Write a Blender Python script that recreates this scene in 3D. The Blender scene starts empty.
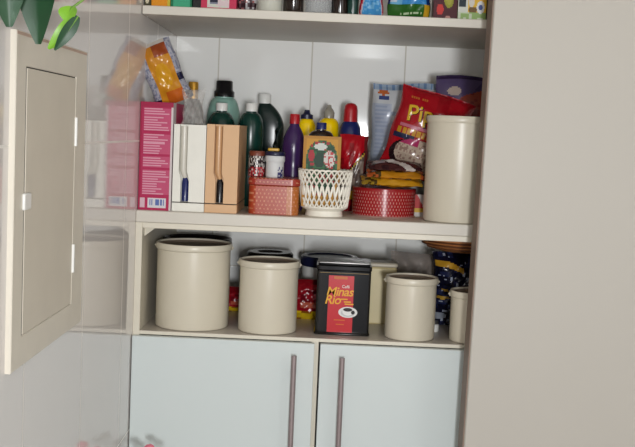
import bpy, math, random
from mathutils import Vector, Matrix

# ------------------------------------------------------------------ camera, world, light
scene = bpy.context.scene
COL = scene.collection
H = 1.355
cam_data = bpy.data.cameras.new('camera')
cam_data.sensor_width = 36.0
cam_data.lens = 36.0 * 1050.0 / 635.0
cam_data.clip_start = 0.05
cam = bpy.data.objects.new('camera', cam_data)
COL.objects.link(cam)
R3 = Matrix(((0.99897, 0.0128, 0.0435), (-0.0444, 0.0859, 0.9953), (0.0090, -0.9962, 0.0863)))
q = R3.transposed().to_quaternion().normalized()
cam.rotation_mode = 'QUATERNION'
cam.rotation_quaternion = q
cam.location = (0, 0, H)
scene.camera = cam

world = bpy.data.worlds.new('world')
scene.world = world
world.use_nodes = True
bg = world.node_tree.nodes['Background']
bg.inputs[0].default_value = (0.92, 0.94, 1.0, 1)
bg.inputs[1].default_value = 0.5

def area(name, loc, target, sx, sy, power, color):
    d = bpy.data.lights.new(name, 'AREA')
    d.shape = 'RECTANGLE'; d.size = sx; d.size_y = sy; d.energy = power; d.color = color
    o = bpy.data.objects.new(name, d); COL.objects.link(o)
    o.location = loc
    o.rotation_euler = (Vector(target) - Vector(loc)).to_track_quat('-Z', 'Y').to_euler()
    return o
area('camera_flash', (0.15, 0.0, 1.29), (0.0, 2.4, 1.2), 0.05, 0.035, 3.5, (1.0, 0.96, 0.91))
area('window_daylight', (1.45, 0.1, 1.75), (0.0, 2.4, 1.1), 0.5, 1.1, 4.0, (0.93, 0.96, 1.0))
area('added_fill_light', (0.24, -1.6, 1.22), (0.0, 2.4, 1.2), 0.22, 0.34, 58.0, (0.965, 0.985, 1.0))  # fill light added behind the camera to brighten the back wall

scene.view_settings.view_transform = 'Standard'
scene.view_settings.look = 'None'
scene.view_settings.exposure = 0.08
scene.view_settings.gamma = 1.0
scene.view_settings.use_curve_mapping = False

# ------------------------------------------------------------------ colours and materials
def lin(c):
    return c / 12.92 if c <= 0.04045 else ((c + 0.055) / 1.055) ** 2.4
def S(r, g=None, b=None):
    if g is None: g = b = r
    return (lin(r / 255), lin(g / 255), lin(b / 255))

def mat(name, rgb, rough=0.4, metal=0.0, var=0.05, scale=30.0, alpha=1.0, ior=1.5, bump=0.0, trans=0.0, coat=0.0):
    m = bpy.data.materials.new(name); m.use_nodes = True
    nt = m.node_tree; p = nt.nodes['Principled BSDF']
    tc = nt.nodes.new('ShaderNodeTexCoord')
    nz = nt.nodes.new('ShaderNodeTexNoise'); nz.inputs['Scale'].default_value = scale
    nt.links.new(tc.outputs['Object'], nz.inputs['Vector'])
    mx = nt.nodes.new('ShaderNodeMix'); mx.data_type = 'RGBA'
    mx.inputs[6].default_value = tuple(max(0, c * (1 - var)) for c in rgb) + (1,)
    mx.inputs[7].default_value = tuple(min(1, c * (1 + var)) for c in rgb) + (1,)
    nt.links.new(nz.outputs[0], mx.inputs[0])
    nt.links.new(mx.outputs[2], p.inputs['Base Color'])
    p.inputs['Roughness'].default_value = rough
    p.inputs['Metallic'].default_value = metal
    p.inputs['IOR'].default_value = ior
    p.inputs['Alpha'].default_value = alpha
    p.inputs['Transmission Weight'].default_value = trans
    p.inputs['Coat Weight'].default_value = coat
    if bump:
        b = nt.nodes.new('ShaderNodeBump'); b.inputs['Strength'].default_value = bump; b.inputs['Distance'].default_value = 0.004
        nt.links.new(nz.outputs[0], b.inputs['Height']); nt.links.new(b.outputs[0], p.inputs['Normal'])
    return m

def print_mat(name, rough, metal=0.0, bump=0.0, spec=0.5):
    m = bpy.data.materials.new(name); m.use_nodes = True
    nt = m.node_tree; p = nt.nodes['Principled BSDF']
    a = nt.nodes.new('ShaderNodeAttribute'); a.attribute_name = 'print'
    nt.links.new(a.outputs['Color'], p.inputs['Base Color'])
    p.inputs['Roughness'].default_value = rough
    p.inputs['Metallic'].default_value = metal
    p.inputs['Specular IOR Level'].default_value = spec
    if bump:
        tc = nt.nodes.new('ShaderNodeTexCoord')
        nz = nt.nodes.new('ShaderNodeTexNoise'); nz.inputs['Scale'].default_value = 45
        nt.links.new(tc.outputs['Object'], nz.inputs['Vector'])
        b = nt.nodes.new('ShaderNodeBump'); b.inputs['Strength'].default_value = bump; b.inputs['Distance'].default_value = 0.006
        nt.links.new(nz.outputs[0], b.inputs['Height']); nt.links.new(b.outputs[0], p.inputs['Normal'])
    return m

def tile_mat(name, axis, w, h, ou, ov, rgb, grout):
    m = bpy.data.materials.new(name); m.use_nodes = True
    nt = m.node_tree; p = nt.nodes['Principled BSDF']
    tc = nt.nodes.new('ShaderNodeTexCoord')
    sp = nt.nodes.new('ShaderNodeSeparateXYZ'); nt.links.new(tc.outputs['Object'], sp.inputs[0])
    def off(o, amount):
        n = nt.nodes.new('ShaderNodeMath'); n.operation = 'SUBTRACT'; n.inputs[1].default_value = amount
        nt.links.new(o, n.inputs[0]); return n.outputs[0]
    cb = nt.nodes.new('ShaderNodeCombineXYZ')
    nt.links.new(off(sp.outputs[axis], ou), cb.inputs[0]); nt.links.new(off(sp.outputs[2], ov), cb.inputs[1])
    br = nt.nodes.new('ShaderNodeTexBrick'); br.offset = 0.0; br.squash = 1.0
    nt.links.new(cb.outputs[0], br.inputs['Vector'])
    br.inputs['Scale'].default_value = 1.0; br.inputs['Brick Width'].default_value = w; br.inputs['Row Height'].default_value = h
    br.inputs['Mortar Size'].default_value = 0.0022; br.inputs['Mortar Smooth'].default_value = 0.3
    br.inputs['Color1'].default_value = rgb + (1,); br.inputs['Color2'].default_value = tuple(c * 0.985 for c in rgb) + (1,)
    br.inputs['Mortar'].default_value = grout + (1,)
    nt.links.new(br.outputs['Color'], p.inputs['Base Color'])
    mr = nt.nodes.new('ShaderNodeMapRange'); mr.inputs['To Min'].default_value = 0.06; mr.inputs['To Max'].default_value = 0.7
    nt.links.new(br.outputs['Fac'], mr.inputs['Value']); nt.links.new(mr.outputs[0], p.inputs['Roughness'])
    nz = nt.nodes.new('ShaderNodeTexNoise'); nz.inputs['Scale'].default_value = 5.0
    nt.links.new(tc.outputs['Object'], nz.inputs['Vector'])
    ad = nt.nodes.new('ShaderNodeMath'); ad.operation = 'SUBTRACT'
    nt.links.new(nz.outputs[0], ad.inputs[0]); nt.links.new(br.outputs['Fac'], ad.inputs[1])
    b = nt.nodes.new('ShaderNodeBump'); b.inputs['Strength'].default_value = 0.12; b.inputs['Distance'].default_value = 0.004
    nt.links.new(ad.outputs[0], b.inputs['Height']); nt.links.new(b.outputs[0], p.inputs['Normal'])
    p.inputs['IOR'].default_value = 1.55
    return m

M = {
 'tile_back': tile_mat('back wall tile', 0, 0.249, 0.325, -0.0593, 0.985, S(246, 246, 243), S(206, 201, 192)),
 'tile_left': tile_mat('left wall tile', 1, 0.352, 0.6434, 1.815, 0.676, S(222, 217, 214), S(236, 232, 226)),
 'floor': tile_mat('floor tile', 0, 0.4, 0.4, 0, 0, S(170, 160, 148), S(120, 112, 104)),
 'paint': mat('wall paint', S(214, 210, 202), 0.7),
 'laminate': mat('cream laminate', S(214, 207, 190), 0.4, var=0.02),
 'laminate_edge': mat('worn shelf board', S(206, 200, 188), 0.45, var=0.06, scale=9),
 'shelf_top': mat('grey shelf laminate', S(190, 182, 172), 0.35, var=0.03),
 'door_white': mat('white door laminate', S(206, 214, 213), 0.28, var=0.012, scale=6),
 'slide': mat('off white door laminate', S(180, 175, 166), 0.5, var=0.012, scale=3),
 'brown_edge': mat('brown edge band', S(128, 108, 94), 0.6),
 'handle': mat('brushed handle metal', S(150, 136, 136), 0.45, metal=0.45),
 'panel_paint': mat('cream panel paint', S(210, 202, 187), 0.55, var=0.05, scale=14),
 'panel_frame': mat('cream frame paint', S(216, 209, 195), 0.5, var=0.06, scale=18),
 'gap': mat('dark gap', S(50, 46, 44), 0.9),
 'cream': mat('cream plastic', S(210, 202, 183), 0.33, var=0.015),
 'lid': mat('taupe lid plastic', S(138, 122, 108), 0.5),
 'dark_lid': mat('black brown lid', S(32, 25, 24), 0.25),
 'dark_pot': mat('dark brown plastic', S(70, 58, 52), 0.4),
 'white': mat('white plastic', S(232, 232, 228), 0.35),
 'porcelain': mat('cream porcelain', S(240, 235, 222), 0.25, var=0.015),
 'navy': mat('navy plastic', S(26, 30, 62), 0.35),
 'black': mat('black plastic', S(14, 13, 18), 0.25),
 'green_bottle': mat('dark green plastic', S(10, 54, 46), 0.25),
 'flask': mat('blackish green plastic', S(17, 36, 34), 0.25),
 'mint': mat('mint green plastic', S(140, 180, 168), 0.35),
 'purple': mat('purple plastic', S(58, 32, 84), 0.25),
 'red_cap': mat('red plastic', S(176, 24, 34), 0.3),
 'blue_bottle': mat('blue plastic', S(22, 34, 92), 0.25),
 'gold': mat('gold metal cap', S(214, 160, 60), 0.3, metal=0.6),
 'yellow': mat('yellow oil', S(254, 212, 4), 0.12),
 'clear_cap': mat('grey clear plastic', S(150, 145, 132), 0.25),
 'dark_glass': mat('dark brown glass', S(36, 24, 18), 0.12),
 'film': mat('clear plastic film', S(222, 220, 216), 0.15, alpha=0.30, bump=0.3, scale=60),
 'smoke_film': mat('smoky plastic film', S(170, 158, 150), 0.18, alpha=0.48, bump=0.4, scale=50),
 'white_carton': mat('white carton board', S(228, 226, 216), 0.5),
 'tan_carton': mat('tan wood board', S(210, 168, 124), 0.5, var=0.04, scale=25),
 'slot': mat('milky slot plastic', S(206, 202, 190), 0.3),
 'tan_slot': mat('amber slot plastic', S(200, 156, 112), 0.3),
 'wood': mat('brown wicker', S(176, 114, 66), 0.45, var=0.2, scale=60),
 'leaf': mat('dark green leaf', S(24, 66, 36), 0.45, var=0.25, scale=40),
 'leaf_light': mat('light green leaf', S(134, 190, 60), 0.35, var=0.15, scale=40),
 'stem': mat('green stem', S(110, 150, 60), 0.5),
 'terracotta': mat('terracotta', S(176, 100, 70), 0.8),
 'pink': mat('pink petal', S(226, 120, 140), 0.6),
 'glass': mat('clear glass', S(225, 228, 228), 0.05, alpha=0.22),
 'tin_black': mat('black tin enamel', S(9, 8, 9), 0.14, var=0.02),
 'steel': mat('steel lid', S(150, 148, 146), 0.3, metal=0.85),
 'print': print_mat('printed carton', 0.45, spec=0.22),
 'print_gloss': print_mat('printed foil', 0.2, bump=0.25, spec=0.4),
 'print_tin': print_mat('printed tin', 0.24, spec=0.35),
}

# ------------------------------------------------------------------ mesh builder
INK = 0.82      # printed inks reflect a little less than their screen colours
class MB:
    def __init__(s):
        s.v = []; s.f = []; s.mi = []; s.c = []
    def face(s, idx, mi=0, col=(1, 1, 1)):
        s.f.append(tuple(idx)); s.mi.append(mi); s.c.append(col)
    def box(s, x0, x1, y0, y1, z0, z1, mi=0, col=(1, 1, 1)):
        b = len(s.v)
        s.v += [(x, y, z) for z in (z0, z1) for (x, y) in ((x0, y0), (x1, y0), (x1, y1), (x0, y1))]
        for q_ in ((0, 3, 2, 1), (4, 5, 6, 7), (0, 1, 5, 4), (1, 2, 6, 5), (2, 3, 7, 6), (3, 0, 4, 7)):
            s.face([b + i for i in q_], mi, col)
        return s
    def grid(s, fn, nu, nv, col=None, mi=0, flip=False, closed=False):
        b = len(s.v)
        cols = nu if closed else nu + 1
        for j in range(nv + 1):
            for i in range(cols):
                s.v.append(tuple(fn(i / nu, j / nv)))
        for j in range(nv):
            for i in range(nu):
                a = b + j * cols + i; a2 = b + j * cols + (i + 1) % cols
                d = a + cols; d2 = a2 + cols
                idx = (a, a2, d2, d) if not flip else (a, d, d2, a2)
                c = (1, 1, 1)
                if col is not None:
                    c = col((i + .5) / nu, (j + .5) / nv) if callable(col) else col
                s.face(idx, mi, c)
        return s
    def lathe(s, prof, n=36, c=(0, 0, 0), mi=0, col=None, sx=1.0, sy=1.0):
        b = len(s.v); k = len(prof)
        for (r, z) in prof:
            for i in range(n):
                a = 2 * math.pi * i / n - math.pi / 2
                s.v.append((c[0] + sx * r * math.cos(a), c[1] + sy * r * math.sin(a), c[2] + z))
        for j in range(k - 1):
            for i in range(n):
                i2 = (i + 1) % n
                cc = (1, 1, 1)
                if col is not None:
                    cc = col(i / n, (prof[j][1] + prof[j + 1][1]) / 2) if callable(col) else col
                s.face((b + j * n + i, b + j * n + i2, b + (j + 1) * n + i2, b + (j + 1) * n + i), mi, cc)
        e = (1, 1, 1) if col is None or callable(col) else col
        if prof[0][0] > 1e-5: s.face([b + i for i in range(n)][::-1], mi, e)
        if prof[-1][0] > 1e-5: s.face([b + (k - 1) * n + i for i in range(n)], mi, e)
        return s
    def tube(s, pts, r, n=8, mi=0, col=(1, 1, 1), flat=1.0):
        b = len(s.v); pts = [Vector(p) for p in pts]; m = len(pts)
        rr = r if isinstance(r, (list, tuple)) else [r] * m
        up = Vector((0, 0, 1))
        for i, p in enumerate(pts):
            t = (pts[min(i + 1, m - 1)] - pts[max(i - 1, 0)]).normalized()
            ref = up if abs(t.dot(up)) < 0.95 else Vector((0, 1, 0))
            a = t.cross(ref).normalized(); c = a.cross(t).normalized()
            for k in range(n):
                w = 2 * math.pi * k / n
                s.v.append(tuple(p + a * (rr[i] * math.cos(w)) + c * (rr[i] * flat * math.sin(w))))
        for i in range(m - 1):
            for k in range(n):
                k2 = (k + 1) % n
                s.face((b + i * n + k, b + i * n + k2, b + (i + 1) * n + k2, b + (i + 1) * n + k), mi, col)
        s.face([b + k for k in range(n)][::-1], mi, col); s.face([b + (m - 1) * n + k for k in range(n)], mi, col)
        return s
    def rbox(s, w, d, z0, z1, r, ch=0.002, seg=5, mi=0, col=None, nv=1, cx=0, cy=0, nw=1):
        """upright rounded-corner box; col(side_u, v) on the walls, u from the front left corner"""
        loop = []
        cs = [(w / 2 - r, -d / 2 + r, -90), (w / 2 - r, d / 2 - r, 0), (-w / 2 + r, d / 2 - r, 90), (-w / 2 + r, -d / 2 + r, 180)]
        for (x, y, a0) in cs:
            for k in range(seg + 1):
                a = math.radians(a0 + 90 * k / seg)
                loop.append((x, y, math.cos(a), math.sin(a)))
        # finely split the straight front for printed fronts
        out = []
        n0 = len(loop)
        for i in range(n0):
            A = loop[i]; B = loop[(i + 1) % n0]
            out.append((A[0] + r * A[2], A[1] + r * A[3], A[2], A[3]))
            if (A[2], A[3]) != (B[2], B[3]) and abs(A[2] - B[2]) + abs(A[3] - B[3]) > 1e-6: continue
            p0 = (A[0] + r * A[2], A[1] + r * A[3]); p1 = (B[0] + r * B[2], B[1] + r * B[3])
            for k in range(1, nw):
                t = k / nw
                out.append((p0[0] + (p1[0] - p0[0]) * t, p0[1] + (p1[1] - p0[1]) * t, A[2], A[3]))
        n = len(out); b = len(s.v)
        zs = [(z0, -ch), (z0 + ch, 0)] + [(z0 + ch + (z1 - z0 - 2 * ch) * k / nv, 0) for k in range(1, nv)] + [(z1 - ch, 0), (z1, -ch)]
        for (z, off) in zs:
            for (x, y, nx, ny) in out:
                s.v.append((cx + x + nx * off, cy + y + ny * off, z))
        for j in range(len(zs) - 1):
            zm = (zs[j][0] + zs[j + 1][0]) / 2
            for i in range(n):
                i2 = (i + 1) % n
                c = (1, 1, 1)
                if col is not None:
                    if callable(col):
                        A, B = out[i], out[i2]
                        c = col((A[0] + B[0]) / 2, (A[1] + B[1]) / 2, zm)
                    else: c = col
                s.face((b + j * n + i, b + j * n + i2, b + (j + 1) * n + i2, b + (j + 1) * n + i), mi, c)
        ct = (1, 1, 1) if col is None else (col(0, 0, z1) if callable(col) else col)
        s.face([b + i for i in range(n)][::-1], mi, ct)
        s.face([b + (len(zs) - 1) * n + i for i in range(n)], mi, ct)
        return s
    def add(s, verts, faces, mi=0, col=(1, 1, 1)):
        b = len(s.v); s.v += [tuple(p) for p in verts]
        for f in faces: s.face([b + i for i in f], mi, col)
        return s
    def build(s, name, mats, parent=None, smooth=40, bevel=0, loc=None):
        me = bpy.data.meshes.new(name)
        me.from_pydata(s.v, [], s.f)
        if not isinstance(mats, (list, tuple)): mats = [mats]
        for m in mats: me.materials.append(M[m] if isinstance(m, str) else m)
        me.polygons.foreach_set('material_index', s.mi)
        at = me.attributes.new('print', 'FLOAT_COLOR', 'CORNER')
        buf = []
        for p in me.polygons:
            c = s.c[p.index]
            for _ in range(p.loop_total): buf += [c[0] * INK, c[1] * INK, c[2] * INK, 1.0]
        at.data.foreach_set('color', buf)
        me.validate()
        if smooth:
            me.polygons.foreach_set('use_smooth', [True] * len(me.polygons))
            me.set_sharp_from_angle(angle=math.radians(smooth))
        me.update()
        o = bpy.data.objects.new(name, me); COL.objects.link(o)
        if parent: o.parent = parent
        if loc: o.location = loc
        if bevel:
            b = o.modifiers.new('bevel', 'BEVEL'); b.width = bevel; b.segments = 2; b.limit_method = 'ANGLE'
        return o

def tag(o, label, cat, group=None, kind=None):
    o['label'] = label; o['category'] = cat
    if group: o['group'] = group
    if kind: o['kind'] = kind
    return o
def thing(name, label, cat, loc, rz=0.0, group=None):
    o = bpy.data.objects.new(name, None); COL.objects.link(o)
    o.empty_display_size = 0.03
    o.location = loc; o.rotation_euler = (0, 0, rz)
    return tag(o, label, cat, group)
def struct(o, label=None):
    o['kind'] = 'structure'
    if label: o['label'] = label
    return o

def text_mesh(txt, size, shear=0.0, space=1.0):
    cu = bpy.data.curves.new('lettering', 'FONT'); cu.body = txt; cu.size = size; cu.shear = shear
    cu.space_character = space; cu.resolution_u = 3; cu.offset = size * 0.012
    o = bpy.data.objects.new('lettering', cu); COL.objects.link(o)
    dg = bpy.context.evaluated_depsgraph_get()
    me = bpy.data.meshes.new_from_object(o.evaluated_get(dg))
    vs = [(v.co.x, v.co.y) for v in me.vertices]; fs = [tuple(p.vertices) for p in me.polygons]
    bpy.data.objects.remove(o); bpy.data.curves.remove(cu); bpy.data.meshes.remove(me)
    return vs, fs

def ell(u, v, cu, cv, ru, rv):
    return ((u - cu) / ru) ** 2 + ((v - cv) / rv) ** 2 < 1
def hsh(*a):
    x = math.sin(sum(k * w for k, w in zip(a, (12.9898, 78.233, 37.719)))) * 43758.5453
    return x - math.floor(x)

# ------------------------------------------------------------------ room
o = MB().box(-0.62, 2.2, -2.0, 3.1, -0.1, 0.0).build('floor', 'floor', smooth=0); struct(o)
o = MB().box(-0.621, 2.2, 2.83, 3.0, 0.0, 2.6).build('wall_back', 'tile_back', smooth=0); struct(o)
o = MB().box(-0.621, -0.421, -2.0, 2.83, 0.0, 2.6).build('wall_left', 'tile_left', smooth=0); struct(o)
o = MB().box(2.0, 2.2, -2.0, 2.83, 0.0, 2.6).build('wall_right', 'paint', smooth=0); struct(o)
o = MB().box(-0.62, 2.2, -2.0, 3.0, 2.6, 2.7).build('ceiling', 'paint', smooth=0); struct(o)

# ------------------------------------------------------------------ shelving
ZM, ZB, ZT = 1.168, 0.900, 1.613
t = thing('wall_shelf', 'long cream shelf board at the top, just below the rosy and tea cartons', 'shelf', (0.25, 2.3, 1.594))
MB().box(-0.670, 0.85, 0, 0.53, 0, 0.019).build('shelf_board', 'laminate_edge', t, bevel=0.0015)
t = thing('shelf_board', 'thick cream board lying on top of the open cupboard, carrying the boxes and bottles', 'shelf', (0.25, 2.3, 1.1415))
MB().box(-0.671, 0.85, -0.002, 0.53, 0, 0.0265).build('board', 'laminate_edge', t, bevel=0.002)

cab = thing('base_cabinet', 'white two-door cupboard with an open cream compartment of canisters above its doors', 'cabinet', (0.25, 2.3, 0.0))
MB().box(-0.671, -0.656, 0, 0.529, 0.0, 1.1415).build('side_panel', 'laminate', cab, bevel=0.001)
MB().box(0.835, 0.85, 0, 0.529, 0.0, 1.1415).build('side_panel', 'laminate', cab, bevel=0.001)
MB().box(-0.656, 0.835, 0, 0.529, 1.129, 1.1415).build('top_board', 'laminate', cab, bevel=0.001)
MB().box(-0.656, 0.835, 0.0005, 0.529, 0.8935, 0.9).build('compartment_shelf', 'shelf_top', cab, bevel=0.001)
MB().box(-0.656, 0.835, 0.0, 0.003, 0.892, 0.8995).build('edge_strip', 'laminate', cab)
MB().box(-0.656, 0.835, 0.06, 0.075, 0.0, 0.09).build('toe_kick', 'laminate', cab)
MB().box(-0.272, -0.256, 0.002, 0.5, 0.09, 0.893).build('divider', 'laminate', cab, bevel=0.001)
MB().box(-0.656, 0.835, 0.01, 0.52, 0.09, 0.105).build('bottom_board', 'laminate', cab)
MB().add([(-0.656, 0.03, 1.129), (-0.630, 0.03, 1.129), (-0.656, 0.03, 1.108), (-0.656, 0.042, 1.129), (-0.630, 0.042, 1.129), (-0.656, 0.042, 1.108)],
         [(0, 2, 1), (3, 4, 5), (0, 1, 4, 3), (1, 2, 5, 4), (2, 0, 3, 5)]).build('corner_bracket', 'laminate', cab, smooth=0)
def cab_door(x0, x1, hx):
    d = MB().box(x0, x1, -0.016, 0.0, 0.095, 0.8905).build('door', 'door_white', cab, bevel=0.0012)
    hb = MB()
    hb.tube([(hx, -0.045, 0.30), (hx, -0.045, 0.868)], 0.0058, 12)
    for z in (0.34, 0.83): hb.tube([(hx, -0.045, z), (hx, -0.0155, z)], 0.004, 8)
    hb.build('handle', 'handle', d)
cab_door(-0.669, -0.2655, -0.3085)
cab_door(-0.2525, 0.30, -0.2035)
cab_door(0.312, 0.848, 0.40)

# sliding door in front of the right end
t = thing('sliding_door', 'tall smooth off-white door hiding the right end of the shelves', 'door', (0.679, 2.178, 0.006))
t.rotation_euler = (0, 0.0115, 0)
MB().box(-0.382, 0.45, -0.037, 0.037, 0.0, 2.35).build('door_panel', 'slide', t, bevel=0.003)
MB().box(-0.3845, -0.3815, -0.034, 0.037, 0.002, 2.348).build('edge_band', 'brown_edge', t)['label'] = 'dark brown side edge'

# ------------------------------------------------------------------ access panel on the left wall
t = thing('access_panel', 'cream square hatch panel with a small door set on the left tiled wall', 'wall panel', (-0.421, 1.5715, 1.0155))
T0, T1 = 0.0, 0.008
A = (-0.1975, 0.0, 0.1975, 0.456); B = (-0.1515, 0.0425, 0.1255, 0.411)
def corners(q_): return [(q_[0], q_[1]), (q_[2], q_[1]), (q_[2], q_[3]), (q_[0], q_[3])]
def grown(q_, e): return (q_[0] - e, q_[1] - e, q_[2] + e, q_[3] + e)
rings = [(A, T0), (A, T1 - .0012), (grown(A, -.0012), T1), (grown(B, .0012), T1), (B, T1 - .0012), (B, T0)]
fr = MB()
vv = [(x_, y_, z_) for (q_, x_) in rings for (y_, z_) in corners(q_)]
fr.add(vv, [(4 * k + i, 4 * k + (i + 1) % 4, 4 * ((k + 1) % 6) + (i + 1) % 4, 4 * ((k + 1) % 6) + i) for k in range(6) for i in range(4)])
fr.build('frame', 'panel_frame', t, smooth=0)
MB().box(0.001, 0.0058, B[0] - .0005, B[2] + .0005, B[1] - .0005, B[3] + .0005).build('backing', 'gap', t, smooth=0)
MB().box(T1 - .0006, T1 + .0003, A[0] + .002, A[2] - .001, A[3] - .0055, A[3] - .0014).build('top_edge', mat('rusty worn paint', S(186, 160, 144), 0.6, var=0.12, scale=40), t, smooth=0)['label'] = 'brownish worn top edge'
dr = MB().box(0.0059, 0.0076, B[0] + .0070, B[2] - .0002, B[1] + .0008, B[3] - .0018).build('door', 'panel_paint', t, bevel=0.0006)
MB().box(0.0078, 0.0125, B[0] - .010, B[0] + .022, 0.217, 0.240).build('latch', 'white', dr, bevel=0.002)
for z in (0.0945, 0.3005):
    MB().tube([(0.0090, B[2] + .001, z), (0.0090, B[2] + .001, z + 0.046)], 0.0028, 10).build('hinge', 'white', dr)

# ------------------------------------------------------------------ builders for goods
def carton(name, label, cat, x, y, z, w, d, h, front, side=None, top=None, rz=0.0, group=None, nu=24, nv=36, matn='print'):
    """printed carton: base centre of its front edge at (x, y, z)"""
    t = thing(name, label, cat, (x, y + d / 2, z), rz, group)
    m = MB()
    sd = side or (lambda u, v: front(0.02, 0.5)); tp = top or (lambda u, v: front(0.5, 0.98))
    m.grid(lambda u, v: (-w / 2 + w * u, -d / 2, h * v), nu, nv, front)
    m.grid(lambda u, v: (w / 2, -d / 2 + d * u, h * v), 8, nv, sd)
    m.grid(lambda u, v: (w / 2 - w * u, d / 2, h * v), nu, nv, front)
    m.grid(lambda u, v: (-w / 2, d / 2 - d * u, h * v), 8, nv, sd)
    m.grid(lambda u, v: (-w / 2 + w * u, -d / 2 + d * v, h), 6, 6, tp)
    m.grid(lambda u, v: (-w / 2 + w * u, d / 2 - d * v, 0), 2, 2, tp)
    m.build('carton', matn, t, smooth=0)
    m2 = MB()
    return t

def pillow_fn(w, h, d, seed=0, pinch=0.07, seal=0.03, wr=0.0016):
    rnd = random.Random(seed)
    ph = [rnd.uniform(0, 6.28) for _ in range(6)]
    fr_ = [rnd.uniform(5, 11) for _ in range(6)]
    def half(u, v):
        a = 2 * u - 1; b = 2 * v - 1
        vv = 1 - abs(b)
        prof_v = min(1.0, max(0.0, (vv - seal)) / 0.42) ** 0.6 if vv > seal else 0.0
        prof_u = max(0.0, 1 - abs(a) ** 3.0) ** 0.6
        th = d / 2 * prof_u * prof_v
        wob = wr * (math.sin(fr_[0] * u + ph[0] + 4 * v) + math.sin(fr_[1] * v * 1.6 + ph[1] - 3 * u) + 0.8 * math.sin(fr_[2] * 2 * (u + v) + ph[2]) + 0.6 * math.sin(fr_[3] * 3 * (u - v) + ph[3]))
        return th + wob * prof_u * min(1, prof_v * 1.3), prof_v
    def pos(u, v, side):
        th, pv = half(u, v)
        a = 2 * u - 1
        sx = (w / 2) * (1 - pinch * pv * 0.9) + 0.0015 * math.sin(fr_[4] * v * 2 + ph[4])
        z = h * v + (0.012 * h) * math.sin(fr_[5] * 0.6 * u + ph[5]) * (2 * v - 1)
        ripple = 0.0008 * math.sin(u * 40) * (1 - pv)
        return (a * sx, side * (th + 0.0006) + ripple, z)
    return pos

def pillow(m, w, h, d, col, seed=0, nu=30, nv=36, mi=0, **k):
    pos = pillow_fn(w, h, d, seed, **k)
    m.grid(lambda u, v: pos(u, v, -1), nu, nv, lambda u, v: col(u, v, 0), mi)
    m.grid(lambda u, v: pos(u, v, 1), nu, nv, lambda u, v: col(u, v, 1), mi, flip=True)
    # close the rim
    def rim(uv):
        b = len(m.v)
        for (u, v) in uv: m.v.append(pos(u, v, -1)); m.v.append(pos(u, v, 1))
        for i in range(len(uv) - 1):
            u, v = uv[i]
            m.face((b + 2 * i, b + 2 * i + 1, b + 2 * i + 3, b + 2 * i + 2), mi, col(min(max(u, .01), .99), min(max(v, .01), .99), 0))
    rim([(i / nu, 1.0) for i in range(nu + 1)]); rim([(i / nu, 0.0) for i in range(nu, -1, -1)])
    rim([(0.0, j / nv) for j in range(nv + 1)]); rim([(1.0, j / nv) for j in range(nv, -1, -1)])
    return pos

def bag(name, label, cat, loc, w, h, d, col, seed, rot=(0, 0, 0), matn='print_gloss', group=None, part='wrapper', nu=30, nv=36, **k):
    t = thing(name, label, cat, loc, 0, group)
    t.rotation_euler = rot
    m = MB(); pos = pillow(m, w, h, d, col, seed, nu, nv, **k)
    o = m.build(part, matn, t, smooth=60)
    return t, pos

def paste_text(m, pos, txt, size, u0, v0, w, h, col, mi=0, shear=0.0, off=0.0012, rot=0.0):
    """lettering laid on a bag's front"""
    vs, fs = text_mesh(txt, size, shear)
    out = []
    for (a, b) in vs:
        a2 = a * math.cos(rot) - b * math.sin(rot); b2 = a * math.sin(rot) + b * math.cos(rot)
        u = u0 + a2 / w; v = v0 + b2 / h
        p = pos(min(max(u, 0), 1), min(max(v, 0), 1), -1)
        out.append((p[0], p[1] - off, p[2]))
    m.add(out, fs, mi, col)

def bottle(name, label, x, y, z, prof, body, cap_prof, cap, group=None, sx=1.0, sy=1.0, cat='bottle', capz=0.0, extra=None, n=32):
    t = thing(name, label, cat, (x, y, z), 0, group)
    b = MB().lathe(prof, n, sx=sx, sy=sy).build('body', body, t, smooth=50)
    MB().lathe(cap_prof, 28).build('cap', cap, t, smooth=50)
    return t

def canister(label, x, y, r, h, rim='cream', lid='lid', rim_r=None, group='cream plastic canisters', ears=True, body='cream'):
    t = thing('canister', label, 'canister', (x, y, ZB if h < 0.23 else ZM), 0, group)
    rr = rim_r or r * 1.07
    b = MB().lathe([(0, 0), (r - .004, 0), (r - .001, 0.002), (r, 0.006), (r, h - .03), (r, h - .012), (r - .002, h - .012), (r - .002, h - .03), (0, h - .03)], 56)
    b.build('body', body, t, smooth=40)
    m = MB().lathe([(r - .0015, h - .0155), (r + .001, h - .0155), (rr - .0006, h - .0135), (rr, h - .0115), (rr, h - .004), (rr - .0015, h), (rr - .005, h), (rr - .006, h - .002), (r - .0015, h - .012), (r - .0015, h - .0155)], 56)
    if ears:
        for s_ in (-1, 1): m.tube([(s_ * (rr - .002), 0, h - .014), (s_ * (rr + .0015), 0, h - .010), (s_ * (rr - .002), 0, h - .005)], 0.0025, 8)
    m.build('rim', rim, t, smooth=40)
    MB().lathe([(0, h - .010), (rr - .012, h - .010), (rr - .008, h - .006), (rr - .0062, h - .006), (rr - .0062, h - .0035), (rr - .0095, h - .0035), (rr - .013, h - .0075), (0, h - .0075)], 56).build('lid', lid, t, smooth=40)
    return t

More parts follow.
